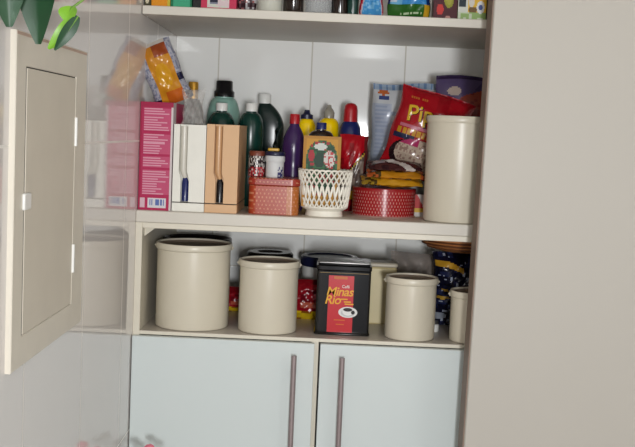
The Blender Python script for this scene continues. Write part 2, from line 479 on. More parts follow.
# ------------------------------------------------------------------ lower compartment
canister('widest cream canister at the left end of the lower shelf', -0.3015, 2.392, 0.0835, 0.1925, rim_r=0.0875)
canister('middle-sized cream canister left of the black coffee tin', -0.1265, 2.373, 0.0665, 0.1625, rim_r=0.0702)
canister('short cream canister right of the black coffee tin', 0.198, 2.362, 0.0565, 0.1400, rim_r=0.0600)
canister('smallest cream canister, half hidden by the tall off-white door', 0.343, 2.355, 0.055, 0.115, rim_r=0.0585)
canister('dark-rimmed canister standing behind the widest cream canister', -0.322, 2.615, 0.080, 0.181, rim='dark_lid', lid='dark_lid', rim_r=0.086, group=None, ears=False, body='dark_pot')

t = thing('lidded_pot', 'dark pot with a black lid behind the middle-sized cream canister', 'pot', (-0.140, 2.64, ZB))
MB().lathe([(0, 0), (0.049, 0), (0.052, 0.004), (0.054, 0.13), (0.053, 0.132), (0, 0.132)], 44).build('body', 'dark_pot', t)
MB().lathe([(0, 0.1325), (0.056, 0.1325), (0.0585, 0.137), (0.058, 0.146), (0.054, 0.150), (0.034, 0.150), (0.030, 0.146), (0, 0.146)], 44).build('lid', 'dark_lid', t)

t = thing('plastic_tub', 'white tub with a dark navy lid behind the black coffee tin', 'tub', (0.010, 2.66, ZB))
MB().lathe([(0, 0), (0.062, 0), (0.064, 0.004), (0.069, 0.118), (0, 0.118)], 44).build('body', 'white', t)
MB().lathe([(0, 0.119), (0.0715, 0.119), (0.0735, 0.122), (0.0735, 0.140), (0.070, 0.144), (0.060, 0.144), (0.057, 0.140), (0, 0.140)], 44).build('lid', 'navy', t)

# coffee tin
t = thing('coffee_tin', 'black square coffee tin with a red panel and white cup, on the lower shelf', 'tin', (0.044, 2.347 + .047, ZB), 0.0)
TW, TD, TH = 0.122, 0.094, 0.166
MB().rbox(TW, TD, 0.0, 0.147, 0.006, 0.0015).build('body', 'tin_black', t, smooth=35)
MB().rbox(TW + .004, TD + .004, 0.0, 0.006, 0.007, 0.002).build('base_rim', 'tin_black', t, smooth=35)
ld = MB().rbox(TW + .003, TD + .003, 0.1472, 0.158, 0.007, 0.0015).rbox(TW - .004, TD - .004, 0.158, 0.1625, 0.006, 0.002)
ld.build('lid', 'tin_black', t, smooth=35)
MB().rbox(TW - .002, TD - .002, 0.1626, 0.1665, 0.006, 0.0012).build('lid_top', 'steel', t, smooth=35)['label'] = 'bare metal lid top'
yf = -TD / 2 - 0.0004
lb = MB()
def quad(m, x0, x1, z0, z1, y, col, mi=0): m.add([(x0, y, z0), (x1, y, z0), (x1, y, z1), (x0, y, z1)], [(0, 1, 2, 3)], mi, col)
RED = S(206, 34, 44); YEL = S(244, 178, 30)
m = MB()
m.box(-0.034, 0.023, yf, yf + .0008, 0.007, 0.136, 0, RED)
quad(m, -0.022, 0.008, 0.128, 0.1345, yf - .0002, S(206, 104, 34))
quad(m, -TW / 2 + .006, TW / 2 - .006, 0.1415, 0.1425, yf - .0002, S(150, 120, 60))
def flat_text(m, txt, size, x, z, y, col, shear=0.0, space=1.0):
    vs, fs = text_mesh(txt, size, shear, space)
    m.add([(x + a, y, z + b) for a, b in vs], fs, 0, col)
flat_text(m, 'Café', 0.0095, -0.004, 0.1085, yf - .0006, S(240, 228, 220))
flat_text(m, 'Minas', 0.0285, -0.039, 0.0905, yf - .0008, YEL, 0.22, 0.92)
flat_text(m, 'Rio', 0.0285, -0.042, 0.0715, yf - .0008, YEL, 0.22, 0.92)
for (x0, x1, z) in ((-0.005, 0.010, 0.0815), (0.002, 0.018, 0.0755), (0.004, 0.024, 0.0705)):
    quad(m, x0, x1, z, z + .0028, yf - .0006, YEL)
for (x0, x1, z) in ((-0.019, 0.006, 0.034), (-0.014, 0.004, 0.024)):
    quad(m, x0, x1, z, z + .0022, yf - .0006, S(226, 110, 40))
def disc(m, cx, cz, rx, rz, y, col, n=28):
    m.add([(cx + rx * math.cos(2 * math.pi * i / n), y, cz + rz * math.sin(2 * math.pi * i / n)) for i in range(n)], [tuple(range(n))], 0, col)
disc(m, 0.012, 0.0535, 0.0215, 0.0125, yf - .0009, S(236, 236, 232))
disc(m, 0.012, 0.0520, 0.016, 0.0085, yf - .0010, S(206, 208, 208))
disc(m, 0.012, 0.0555, 0.0125, 0.0095, yf - .0011, S(244, 244, 240))
disc(m, 0.0115, 0.0595, 0.0105, 0.0042, yf - .0012, S(34, 20, 16))
disc(m, 0.0235, 0.0535, 0.0042, 0.0046, yf - .00115, S(30, 24, 22))
m.build('printed_label', 'print_tin', t, smooth=0)['label'] = 'red label with yellow words and white cup'

# foil packets at the back of the lower shelf
def redyel(u, v, s):
    if v < 0.24: return S(232, 196, 30) if hsh(int(u * 9), int(v * 20)) > .2 else S(150, 90, 20)
    if 0.32 < v < 0.46 and 0.3 < u < 0.8: return S(190, 90, 70)
    return S(158, 20, 34) if hsh(int(u * 7), int(v * 9), 2) > .25 else S(120, 14, 28)
bag('food_packet', 'red and yellow foil packet between the two larger cream canisters', 'packet', (-0.216, 2.60, ZB), 0.075, 0.062, 0.05, redyel, 3, group='red and yellow foil packets')
bag('food_packet', 'red and yellow foil packet just left of the black coffee tin', 'packet', (-0.035, 2.535, ZB), 0.11, 0.097, 0.05, redyel, 5, group='red and yellow foil packets')

t = thing('storage_box', 'pale cream box standing behind the black coffee tin', 'box', (0.135, 2.54, ZB))
MB().rbox(0.078, 0.06, 0, 0.138, 0.008, 0.003).build('body', mat('pale yellow plastic', S(216, 200, 152), 0.4), t)
MB().rbox(0.082, 0.064, 0.1385, 0.149, 0.009, 0.003).build('lid', mat('pale grey cream plastic', S(196, 186, 166), 0.4), t)
bag('plastic_bag', 'crumpled see-through grey plastic bag behind the short canister', 'bag', (0.228, 2.63, ZB), 0.130, 0.165, 0.075, lambda u, v, s: (1, 1, 1), 8, matn='smoke_film', part='film', pinch=0.12, wr=0.006)
def navyp(u, v, s):
    w = .03 * math.sin(9 * u + 3 * v)
    if .83 < v + w + .25 * u < .91 and .02 < u < .42: return S(200, 150, 44)
    if ell(u + w, v, .16, .40, .10, .018) or ell(u, v - w, .22, .50, .09, .016): return S(186, 146, 54)
    if ell(u, v, .12, .14, .10, .05): return S(150, 156, 168)
    if hsh(int(u * 34), int(v * 44), 4) > .955: return S(170, 178, 196)
    return S(16, 18, 40) if hsh(int(u * 14), int(v * 16)) > .25 else S(34, 40, 74)
bag('food_bag', 'glossy dark navy bag with yellow marks, beneath the wooden bowl', 'bag', (0.342, 2.530, ZB), 0.165, 0.183, 0.085, navyp, 11, pinch=0.05, wr=0.004, nu=56, nv=64)
t = thing('wooden_bowl', 'shallow brown bowl wedged beneath the board, over the navy bag', 'bowl', (0.338, 2.515, 1.0865))
MB().lathe([(0, 0), (0.060, 0), (0.085, 0.006), (0.104, 0.016), (0.112, 0.028), (0.112, 0.034), (0.106, 0.034), (0.098, 0.020), (0.08, 0.010), (0, 0.006)], 48).build('bowl', 'wood', t)
for z, r in ((0.010, 0.094), (0.018, 0.1065), (0.026, 0.1115)):
    MB().tube([(r * math.cos(a * math.pi / 24), r * math.sin(a * math.pi / 24), z) for a in range(49)], 0.0022, 8).build('band', mat('dark wood band', S(96, 54, 28), 0.5), t)
t = thing('small_jar', 'little white jar at the foot of the navy bag', 'jar', (0.262, 2.452, ZB))
MB().lathe([(0, 0), (0.011, 0), (0.0125, 0.002), (0.0125, 0.016), (0.010, 0.018), (0, 0.018)], 24).build('body', 'white', t)
MB().lathe([(0, 0.0182), (0.0115, 0.0182), (0.0115, 0.025), (0, 0.025)], 24).build('cap', 'steel', t)

# ------------------------------------------------------------------ middle shelf: boxes at the left
def pinkf(u, v):
    base = S(186, 34, 86)
    if v > 0.955 or u < 0.05: return S(170, 24, 72)
    if u > 0.955: return S(226, 214, 214)
    if 0.02 < v < 0.115:
        if 0.07 < u < 0.2: return S(226, 190, 200)
        if 0.28 < u < 0.86:
            if 0.04 < v < 0.10 and 0.34 < u < 0.82 and hsh(int(u * 34), 1) > .45: return S(96, 116, 180)
            return S(226, 222, 226)
        return base
    for (a, b) in ((0.15, 0.375), (0.40, 0.50), (0.525, 0.70), (0.735, 0.94)):
        if a < v < b and 0.12 < u < 0.93:
            row = int(v * 84)
            if row % 2 == 0 and u < 0.5 + 0.42 * hsh(row, 3) : return S(228, 160, 180)
            return S(204, 82, 120)
    return base
carton('detergent_box', 'tall pink printed carton against the tiled left wall', 'box', -0.3835, 2.312, ZM, 0.0725, 0.17, 0.238, pinkf, side=lambda u, v: S(222, 206, 210) if u < .3 else S(198, 44, 100), nu=34, nv=88)

def file_box(label, x, body, slotm, tip, w=0.071, h=0.192, sc=-0.011):
    d = 0.21
    t = thing('slotted_box', label, 'box', (x, 2.315 + d / 2, ZM), 0, 'upright slotted boxes')
    y0, y1 = -d / 2, d / 2
    zb = 0.021
    m = MB()
    m.box(-w / 2, w / 2, y0 + .012, y1, zb, h)
    # slot: wide above, slanting to a narrower foot
    oL = [(sc - .010, h), (sc - .010, 0.088), (sc - .005, 0.074), (sc - .005, zb)]
    oR = [(sc + .008, h), (sc + .008, 0.088), (sc + .013, 0.074), (sc + .013, zb)]
    left = [(-w / 2, zb)] + oL[::-1] + [(-w / 2, h)]
    right = [(w / 2, zb), (w / 2, h)] + oR
    for poly in (left, right):
        n = len(poly)
        v = [(px, y0, pz) for px, pz in poly] + [(px, y0 + .012, pz) for px, pz in poly]
        m.add(v, [tuple(range(n)), tuple(range(2 * n - 1, n - 1, -1))] + [(i, i + n, (i + 1) % n + n, (i + 1) % n) for i in range(n)])
    m.build('body', body, t, smooth=0)
    MB().box(-w / 2 - .0004, w / 2 + .0004, y0 - .0004, y1 + .0004, 0, zb - .0022).build('base', body, t, smooth=0, bevel=0.0008)
    MB().box(-w / 2 + .001, w / 2 - .001, y0 + .002, y1 - .002, zb - .0022, zb + .0001).build('seam', 'gap', t, smooth=0)
    MB().tube([(sc + .004, y0 + .0105, 0.074), (sc - .001, y0 + .010, 0.090), (sc - .001, y0 + .010, h - .004)], [0.0055, 0.0082, 0.0082], 16).build('slot_tube', slotm, t)
    MB().tube([(sc + .0045, y0 + .0095, 0.0225), (sc + .0045, y0 + .0095, 0.064), (sc + .003, y0 + .0105, 0.0745)], [0.0082, 0.0082, 0.005], 14).build('slot_tip', tip, t)
    return t
file_box('upright white box with a narrow slot, between the pink carton and its tan twin', -0.3095, 'white_carton', 'slot', 'blue_bottle', sc=-0.0125)
file_box('upright tan box with a narrow slot, left of the orange tin', -0.2370, 'tan_carton', 'tan_slot', 'black', h=0.195, sc=-0.008)

def goldf(u, v, s):
    if u < 0.2 or u > 0.82:
        if v < 0.12 or (u > .82 and .30 < v < 0.42): return S(34, 34, 66)
        return S(176, 176, 188) if hsh(int(u * 40), int(v * 40)) > .3 else S(136, 140, 162)
    if v > 0.95: return S(214, 206, 196)
    if v > 0.74: return S(156, 72, 34) if u > .42 else S(206, 134, 36)
    if v < 0.20 and u > .35: return S(206, 104, 34)
    if ell(u, v, .5, .45, .2, .2): return S(224, 160, 26)
    return S(214, 144, 36)
bag('snack_bag', 'gold foil bag leaning on top of the pink carton', 'bag', (-0.3545, 2.385, ZM + 0.2405), 0.088, 0.142, 0.044, goldf, 21, rot=(0.0, -0.42, 0.12), wr=0.002)
bag('plastic_bag', 'crumpled clear plastic bag on top of the white slotted box', 'bag', (-0.312, 2.372, ZM + 0.193), 0.055, 0.078, 0.034, lambda u, v, s: (1, 1, 1), 23, matn='film', part='film', pinch=0.2, wr=0.004)

# ------------------------------------------------------------------ middle shelf: bottles behind
def bot(h, r, neck_r, shoulder=0.7, waist=None):
    zs = h * shoulder
    p = [(0, 0), (r * .9, 0), (r, 0.006), (r, zs * .55)]
    if waist: p += [(r * waist, zs * .62), (r * waist, zs * .70), (r, zs * .78)]
    for k in range(1, 9):
        a = k / 8 * math.pi / 2
        p.append((neck_r + (r - neck_r) * math.cos(a), zs + (h - zs) * math.sin(a) * .92))
    p += [(neck_r, h), (0, h)]
    return p
def capp(z, r, h, dome=0.0):
    return [(0, z), (r, z), (r, z + h * .9), (r * .9, z + h)] + ([(r * .6, z + h + dome * .7), (0, z + h + dome)] if dome else [(0, z + h)])
bottle('bottle', 'green bottle with a gold cap, behind the white slotted box', -0.351, 2.66, ZM, bot(0.263, 0.0275, 0.0115, .74), 'flask', capp(0.258, 0.0125, 0.042), 'gold')
t = bottle('bottle', 'wide mint green bottle with a black cap, behind the tan slotted box', -0.275, 2.68, ZM, bot(0.270, 0.0435, 0.024, .70), 'mint', [(0, 0.266), (0.026, 0.266), (0.026, 0.279), (0.0215, 0.283), (0.021, 0.305), (0.019, 0.307), (0, 0.307)], 'black')
G = 'dark green bottles with white caps'
bottle('bottle', 'dark green bottle with a white cap in front of the mint green bottle', -0.268, 2.565, ZM, bot(0.230, 0.034, 0.0125, .80, .9), 'green_bottle', capp(0.229, 0.014, 0.019), 'white', G)
bottle('bottle', 'dark green bottle with a white cap right of the tan slotted box', -0.1965, 2.58, ZM, bot(0.232, 0.0315, 0.0125, .80, .9), 'green_bottle', capp(0.231, 0.0145, 0.020), 'white', G)
# flask with a moulded grip
t = thing('bottle', 'blackish flat flask with a moulded grip and white cap, behind the white pot', 'bottle', (-0.158, 2.72, ZM), 0, G)
fl = MB()
def flask_pt(u, v):
    a = 2 * math.pi * u
    k = max(0.0, (v - .74) / .26)
    wd = (0.034 - 0.021 * k ** 2.6) * (0.001 + min(1, v * 30) ** .5)
    dp = 0.025 - 0.012 * k ** 2
    cx = 0.002 - 0.018 * k ** 1.8
    return (cx + wd * math.copysign(abs(math.cos(a)) ** .7, math.cos(a)), dp * math.copysign(abs(math.sin(a)) ** .7, math.sin(a)), 0.258 * v)
fl.grid(flask_pt, 40, 44, closed=True)
fl.build('body', 'flask', t, smooth=60)
MB().tube([(0.028, -0.005, 0.205), (0.020, -0.027, 0.185), (0.016, -0.029, 0.15), (0.020, -0.026, 0.115)], 0.006, 10).build('grip', 'flask', t)
MB().lathe(capp(0.255, 0.0165, 0.024), 28, c=(-0.016, 0, 0)).build('cap', 'white', t)

# orange tin with rounded corners
def dots(x, y, z, base, dot, nx=0.0085, nz=0.0085):
    k = int(math.floor(z / nz))
    fx = ((x + y) / nx + (0.5 if k % 2 else 0)) % 1.0; fz = (z / nz) % 1.0
    return dot if (fx - .5) ** 2 + (fz - .5) ** 2 < 0.040 else base
OT = lambda x, y, z: dots(x, y, z, S(180, 66, 36) if x < .030 else S(190, 108, 46), S(214, 142, 104))  # golden right end: highlight painted into the tin's base colour
t = thing('biscuit_tin', 'orange-red dotted rectangular tin beneath the jar and white pot', 'tin', (-0.1215, 2.395, ZM))
MB().rbox(0.112, 0.13, 0.0, 0.064, 0.016, 0.001, seg=6, col=OT, nv=30, nw=52).build('body', 'print_tin', t, smooth=35)
MB().rbox(0.116, 0.134, 0.0645, 0.081, 0.018, 0.002, seg=6, col=lambda x, y, z: dots(x, y, z, S(168, 52, 36), S(206, 132, 100)), nv=8, nw=52).build('lid', 'print_tin', t, smooth=35)
ZL = ZM + 0.0812
t = thing('jar', 'small glass jar with a red and black label on the orange tin', 'jar', (-0.1655, 2.392, ZL))
MB().lathe([(0, 0), (0.0165, 0)] + [(0.0185, 0.002 + .004 * k) for k in range(11)] + [(0.016, 0.047), (0, 0.047)], 64, col=lambda a, z: (S(190, 50, 60) if (z < .022 and hsh(int(a * 64), int(z * 250), 3) > .45) else S(226, 220, 214) if hsh(int(a * 64), int(z * 250)) > .66 else S(40, 22, 30))).build('body', 'print_tin', t)
MB().lathe([(0, 0.0472), (0.0175, 0.0472), (0.0175, 0.056), (0.016, 0.058), (0, 0.058)], 32).build('cap', mat('brown jar cap', S(120, 60, 44), 0.35), t)
t = thing('pot', 'white plastic pot with a navy lid on the orange tin', 'pot', (-0.124, 2.385, ZL))
MB().lathe([(0, 0), (0.019, 0)] + [(0.0205, 0.003 + .0031 * k) for k in range(11)] + [(0.0225, 0.037), (0.0225, 0.047), (0.021, 0.049), (0, 0.049)], 48, col=lambda a, z: S(70, 70, 120) if (.06 < a < .17 and z < .026 and hsh(int(a * 48), int(z * 300)) > .3) else S(228, 230, 230)).build('body', 'print', t)
lo = MB().lathe([(0, 0.0492), (0.0218, 0.0492), (0.0225, 0.051), (0.0225, 0.056), (0.021, 0.058), (0, 0.058)], 32).build('lid', 'navy', t)
t = thing('small_packet', 'tiny yellow packet lying on the lid of the white pot', 'packet', (-0.128, 2.387, ZL + 0.0595))
MB().rbox(0.026, 0.018, 0, 0.0065, 0.003, 0.0015).build('wrapper', mat('yellow packet', S(206, 160, 30), 0.4), t)

bottle('bottle', 'purple bottle with a red cap, right of the white pot', -0.087, 2.50, ZM, [(0, 0), (0.025, 0), (0.027, 0.004), (0.027, 0.085), (0.0245, 0.100), (0.0245, 0.118), (0.027, 0.133), (0.0275, 0.155), (0.025, 0.172), (0.019, 0.188), (0.012, 0.200), (0.011, 0.206), (0, 0.206)], 'purple', capp(0.205, 0.012, 0.023), 'red_cap')
bottle('bottle', 'small yellow bottle with a navy cap, right of the purple bottle', -0.061, 2.60, ZM, bot(0.222, 0.022, 0.010, .88), 'yellow', [(0, 0.219), (0.015, 0.219), (0.015, 0.229), (0.009, 0.232), (0.006, 0.241), (0, 0.241)], 'navy')
bottle('bottle', 'bright yellow oil bottle with a clear grey cap, behind the lattice basket', -0.007, 2.655, ZM, bot(0.226, 0.0265, 0.012, .88), 'yellow', [(0, 0.224), (0.013, 0.224), (0.014, 0.238), (0.010, 0.246), (0.006, 0.25), (0.005, 0.257), (0, 0.258)], 'clear_cap')
bottle('bottle', 'blue bottle with a tall red cap, behind the red foil bag', 0.047, 2.63, ZM, [(0, 0), (0.027, 0), (0.029, 0.004), (0.029, 0.165), (0.0285, 0.185), (0.026, 0.202), (0.020, 0.214), (0.017, 0.218), (0, 0.218)], 'blue_bottle', [(0, 0.211), (0.0178, 0.211), (0.0172, 0.245), (0.0155, 0.256), (0.010, 0.262), (0, 0.264)], 'red_cap')

# ------------------------------------------------------------------ lattice basket
BX, BY = -0.008, 2.375
t = thing('lattice_basket', 'cream pierced porcelain basket on a foot, between the two dotted tins', 'basket', (BX, BY, ZM - .0005))
MB().lathe([(0, 0), (0.042, 0), (0.0435, 0.001), (0.042, 0.006), (0.041, 0.013), (0.049, 0.0165), (0.051, 0.019), (0.049, 0.0215), (0, 0.0205)], 56).build('foot', 'porcelain', t)
z0, z1 = 0.020, 0.102
def brad(z): return 0.0505 + (0.0595 - 0.0505) * ((z - z0) / (z1 - z0)) ** 0.85
def gz(z):
    k = (z - z0) / (z1 - z0)
    if k < .28: return k / .28 * 2
    if k < .64: return 2 + (k - .28) / .36
    return 3 + (k - .64) / .36 * 3
lat = MB(); NB = 28; dl = 2 * math.pi / NB
for k in range(NB):
    for s_ in (-1, 1):
        pts = []
        for j in range(25):
            z = z0 + (z1 - z0) * j / 24
            a = k * dl + s_ * dl / 2 * gz(z)
            pts.append((brad(z) * math.cos(a), brad(z) * math.sin(a), z))
        lat.tube(pts, 0.0025, 6, flat=.8)
lat.build('lattice', 'porcelain', t, smooth=60)
rimp = MB()
rimp.tube([(0.0600 * math.cos(a * math.pi / 84), 0.0600 * math.sin(a * math.pi / 84), z1 + .0005 + 0.0014 * abs(math.sin(a * NB / 168 * math.pi))) for a in range(169)], 0.0024, 8)
rimp.build('rim', 'porcelain', t, smooth=60)
rb_ = MB().tube([(0.0505 * math.cos(a * math.pi / 36), 0.0505 * math.sin(a * math.pi / 36), z0 + .001) for a in range(73)], 0.0024, 8).build('lower_band', 'porcelain', t, smooth=60)

# things inside the basket
def xmas(u, v):
    if u < .07 or u > .93 or v > .965: return S(186, 128, 30)
    du, dv = (u - .5) / .43, (v - .55) / .385
    rr = abs(du) ** 2.6 + abs(dv) ** 2.6
    if rr > 1.0: return S(204, 146, 36)
    if ell(u, v, .70, .68, .15, .12): return S(196, 60, 64) if hsh(int(u * 26), int(v * 40)) > .62 else S(220, 214, 206)
    if ell(u, v, .46, .85, .18, .045): return S(214, 218, 212)
    if ell(u, v, .22, .72, .08, .09): return S(176, 36, 46)
    if ell(u, v, .44, .66, .14, .11): return S(14, 58, 38)
    if hsh(int(u * 16), int(v * 26), 7) > .80: return S(166, 40, 44)
    return S(22, 70, 40) if hsh(int(u * 14), int(v * 22)) > .4 else S(44, 104, 56)
t = carton('printed_packet', 'yellow-edged packet with a green and red picture, standing in the lattice basket', 'packet', BX - .010, BY - .026, ZM + 0.0212, 0.084, 0.010, 0.158, xmas, side=lambda u, v: S(196, 134, 36), nu=36, nv=50)
bottle('bottle', 'dark bottle with a blue cap standing in the lattice basket behind the packet', BX - .014, BY + .018, ZM + 0.0212, bot(0.172, 0.0285, 0.0105, .90), 'dark_glass', capp(0.1725, 0.0115, 0.016), 'blue_bottle', n=30)

def redb(u, v, s):
    if u > 0.88 and v > .5: return S(112, 40, 40)
    x = u - 0.78 * (v - .05)
    c = 0.25 + 0.62 * (v - 0.30)
    if v < .28: return S(172, 20, 36) if hsh(int(u * 6), int(v * 14)) > .4 else S(206, 160, 40) if v > .16 else S(140, 16, 30)
    if v < .82:
        edge = -.05 + (v - .36) / .40 * 0.82
        if u > edge + .10: return S(146, 128, 116) if hsh(int(u * 9), int(v * 18)) > .4 else S(100, 84, 76)
        if u > edge + .05: return S(206, 170, 60)
        if u > edge: return S(40, 22, 20)
    return S(190, 18, 34) if hsh(int(u * 6), int(v * 10), 5) > .2 else S(150, 14, 28)
bag('coffee_bag', 'red foil bag with a brown picture squeezed between basket and round tin', 'bag', (0.0575, 2.552, ZM), 0.070, 0.184, 0.05, redb, 31, pinch=0.04, wr=0.0018)

# ------------------------------------------------------------------ round tin with packets on it
RT = (0.130, 2.4555)
def rdots(a, z):
    k = int(math.floor(z / 0.0075)); fx = (a * 62 + (.5 if k % 2 else 0)) % 1; fz = (z / .0075) % 1
    return S(216, 150, 140) if (fx - .5) ** 2 + (fz - .5) ** 2 < .045 else S(168, 34, 38)
t = thing('round_tin', 'round red tin with white dots, left of the tall cream canister', 'tin', (RT[0], RT[1], ZM))
pr = [(0, 0), (0.0745, 0), (0.0755, 0.002), (0.0735, 0.003)] + [(0.0735, 0.003 + 0.0495 * k / 33) for k in range(1, 34)] + [(0, 0.0525)]
MB().lathe(pr, 248, col=lambda a, z: S(196, 150, 140) if z < .003 else rdots(a, z)).build('body', 'print_tin', t, smooth=35)
pr = [(0, 0.0527), (0.0748, 0.0527)] + [(0.0748, 0.0527 + 0.0115 * k / 8) for k in range(1, 9)] + [(0.0735, 0.0658), (0, 0.0658)]
MB().lathe(pr, 248, col=lambda a, z: rdots(a, z) if z < .062 else S(160, 30, 34)).build('lid', 'print_tin', t, smooth=35)
ZR = ZM + 0.0662
def packc(c1, c2, c3):
    def fn(u, v, s):
        if u < .05 or u > .95: return c2
        if .30 < v < .56 and .34 < u < .82: return c3 if hsh(int(u * 26), int(v * 9)) > .45 else S(70, 40, 30)
        if u < .24: return c2 if hsh(int(u * 20), int(v * 8)) > .5 else S(80, 60, 24)
        return c1
    return fn
K = 'snack packets on the round tin'
def packet(label, x, y, z, w, h, d, col, seed, rot):
    bag('snack_packet', label, 'packet', (x, y, z), w, h, d, col, seed, rot=rot, group=K, nu=40, nv=20, seal=.04, pinch=.02, wr=0.001)
packet('yellow snack packet lying lowest on the round red tin', 0.146, 2.408, ZR + .0080, 0.142, 0.06, 0.015, packc(S(206, 148, 30), S(170, 136, 40), S(206, 188, 150)), 41, (-1.28, 0.0, 0.03))
packet('orange snack packet lying on the yellow one over the round tin', 0.152, 2.414, ZR + .0250, 0.132, 0.06, 0.014, packc(S(204, 136, 28), S(196, 96, 46), S(212, 140, 40)), 42, (-1.28, 0.0, -0.02))
def choc(u, v, s):
    if .44 < u + .55 * (v - .5) < .62: return S(206, 196, 190)
    if ell(u, v, .22, .55, .12, .22): return S(170, 150, 146)
    return S(72, 34, 34) if hsh(int(u * 8), int(v * 5)) > .3 else S(54, 24, 28)
packet('dark brown packet with white marks on top of the yellow packets', 0.152, 2.420, ZR + .0425, 0.126, 0.055, 0.017, choc, 43, (-1.26, 0.0, 0.03))

# small carton beside the tall canister
def sm(u, v):
    if v < .35: return S(226, 180, 50) if v > .18 else S(220, 214, 206)
    return S(196, 40, 40) if u + v < 1.25 else S(226, 218, 210)
carton('small_carton', 'tiny red and white carton wedged between round tin and tall canister', 'box', 0.2165, 2.470, ZM, 0.026, 0.03, 0.052, sm, nu=12, nv=16)

canister('tallest cream canister, on the middle board beside the tall door', 0.2905, 2.377, 0.074, 0.236, rim_r=0.0765, ears=False)

# ------------------------------------------------------------------ bags behind on the right
def flour(u, v, s):
    if ell(u, v, .16, .935, .085, .022): return S(206, 110, 60)
    if .08 < u < .26 and (.875 < v < .91): return S(70, 84, 140)
    if v > .955: return S(170, 190, 214) if int(u * 30) % 3 else S(120, 150, 190)
    if u < .30 and .08 < v < .84:
        row = int(v * 60)
        if row % 2 and u > .05 and u < .12 + .16 * hsh(row, 9): return S(172, 184, 208)
        return S(190, 200, 218)
    if .3 < u < .6 and .2 < v < .8 and int(v * 40) % 3 == 0: return S(176, 190, 212)
    return S(216, 220, 224)
bag('flour_bag', 'white and pale blue printed bag standing behind the red snack bag', 'bag', (0.181, 2.667, ZM), 0.162, 0.318, 0.075, flour, 51, nu=44, nv=64, pinch=0.03, wr=0.0016)

PW, PH, PD = 0.178, 0.205, 0.075
DR = S(176, 18, 32)
def pipc(u, v, s):
    if s: return DR
    if ell(u, v, .45, .22, .40, .20):
        if ell(u, v, .48, .245, .365, .185):
            if v > .33 and u < .42: return S(176, 50, 100)
            return S(190, 170, 152) if hsh(int(u * 50), int(v * 50)) > .3 else S(150, 122, 110)
        return S(36, 18, 22)
    if .385 < v < .435 and .05 < u < .33: return S(36, 40, 72)
    if .445 < v < .515 and .08 < u < .62 and (int(u * 60) % 4): return S(200, 146, 30)
    if .52 < v < .565 and .10 < u < .5: return S(196, 110, 130)
    return DR if hsh(int(u * 6), int(v * 5), 1) > .2 else S(158, 14, 28)
t = thing('snack_bag', 'red snack bag with yellow lettering, leaning behind the tall canister', 'bag', (0.200, 2.512, ZM + 0.092))
t.rotation_euler = (0.0, 0.27, 0.0)
m = MB(); pos = pillow(m, PW, PH, PD, pipc, 61, 84, 84, pinch=.05, wr=0.0018)
paste_text(m, pos, 'Pip', 0.056, .150, .590, PW, PH, S(26, 16, 20), off=.0014, rot=.16)
paste_text(m, pos, 'Pip', 0.054, .142, .598, PW, PH, S(226, 182, 40), off=.0026, rot=.16)
for k in range(8):
    if k == 4: continue
    u = .13 + k * .03
    p = [pos(a, b, -1) for a, b in ((u, .865), (u + .022, .865), (u + .022, .89), (u, .89))]
    m.add([(q_[0], q_[1] - .0012, q_[2]) for q_ in p], [(0, 1, 2, 3)], 0, S(206, 110, 50))
m.build('wrapper', 'print_gloss', t, smooth=60)

def purp(u, v, s):
    if v > .97: return S(50, 34, 70)
    if ell(u, v, .22, .885, .085, .032): return S(190, 172, 160)
    if ell(u, v + .05 * math.sin(5 * u), .49, .83, .25, .09): return S(158, 70, 52) if hsh(int(u * 24), int(v * 50)) > .35 else S(134, 48, 42)
    if v < .83 and u < .5: return S(34, 24, 48)
    return S(88, 74, 112) if v + .12 * math.sin(7 * u) > .88 else S(70, 56, 94)
bag('snack_bag', 'purple foil bag whose top shows above the tall canister', 'bag', (0.352, 2.597, ZM), 0.200, 0.338, 0.060, purp, 71, nu=70, nv=110, wr=0.0018, pinch=.03)

# ------------------------------------------------------------------ goods on the top shelf
Z3 = ZT
YT = 2.322
def plain(c): return lambda u, v: c
def two(c1, c2, cut): return lambda u, v: c1 if v < cut else c2
carton('spice_box', 'dark olive packet at the far left of the top shelf', 'packet', -0.4125, YT, Z3, 0.013, 0.08, 0.10, lambda u, v: S(220, 210, 180) if ell(u, v, .4, .12, .35, .05) else S(70, 66, 40), nu=10, nv=30)
carton('food_carton', 'orange carton at the left of the top shelf', 'box', -0.384, YT, Z3, 0.041, 0.09, 0.13, lambda u, v: S(232, 150, 22) if u < .84 else S(206, 190, 60), nu=20, nv=10)
carton('food_carton', 'teal green carton right of the orange carton on top', 'box', -0.3395, YT, Z3, 0.046, 0.09, 0.12, lambda u, v: S(20, 120, 80) if u < .12 or u > .93 else S(66, 172, 130), nu=24, nv=10)
carton('food_carton', 'narrow black carton between the teal and pink cartons', 'box', -0.305, YT + .004, Z3, 0.019, 0.09, 0.12, plain(S(24, 22, 20)), nu=3, nv=3)
def pinkbox(u, v):
    if .18 < u < .80 and .035 < v < .36:
        if .24 < u < .47 and .075 < v < .26: return S(34, 32, 56) if v > .10 else S(130, 130, 150)
        return S(226, 206, 208) if hsh(int(u * 12), int(v * 24)) > .5 else S(214, 220, 206)
    return S(206, 52, 88)
carton('food_carton', 'rosy pink carton with a white label on the top shelf', 'box', -0.2575, YT, Z3, 0.077, 0.09, 0.15, pinkbox, nu=40, nv=40)
def blot(u, v): 
    h_ = hsh(int(u * 9), int(v * 22), 5)
    return S(60, 40, 46) if h_ < .35 else S(206, 204, 206) if h_ < .7 and u > .4 else S(170, 110, 110) if h_ < .8 else S(96, 80, 84)
bag('patterned_packet', 'black and white patterned packet right of the rosy carton', 'packet', (-0.198, YT + .03, Z3), 0.042, 0.12, 0.035, lambda u, v, s: blot(u, v), 81, nu=20, nv=26)
t = thing('cup', 'pale grey cup near the left middle of the top shelf', 'cup', (-0.1475, YT + .03, Z3))
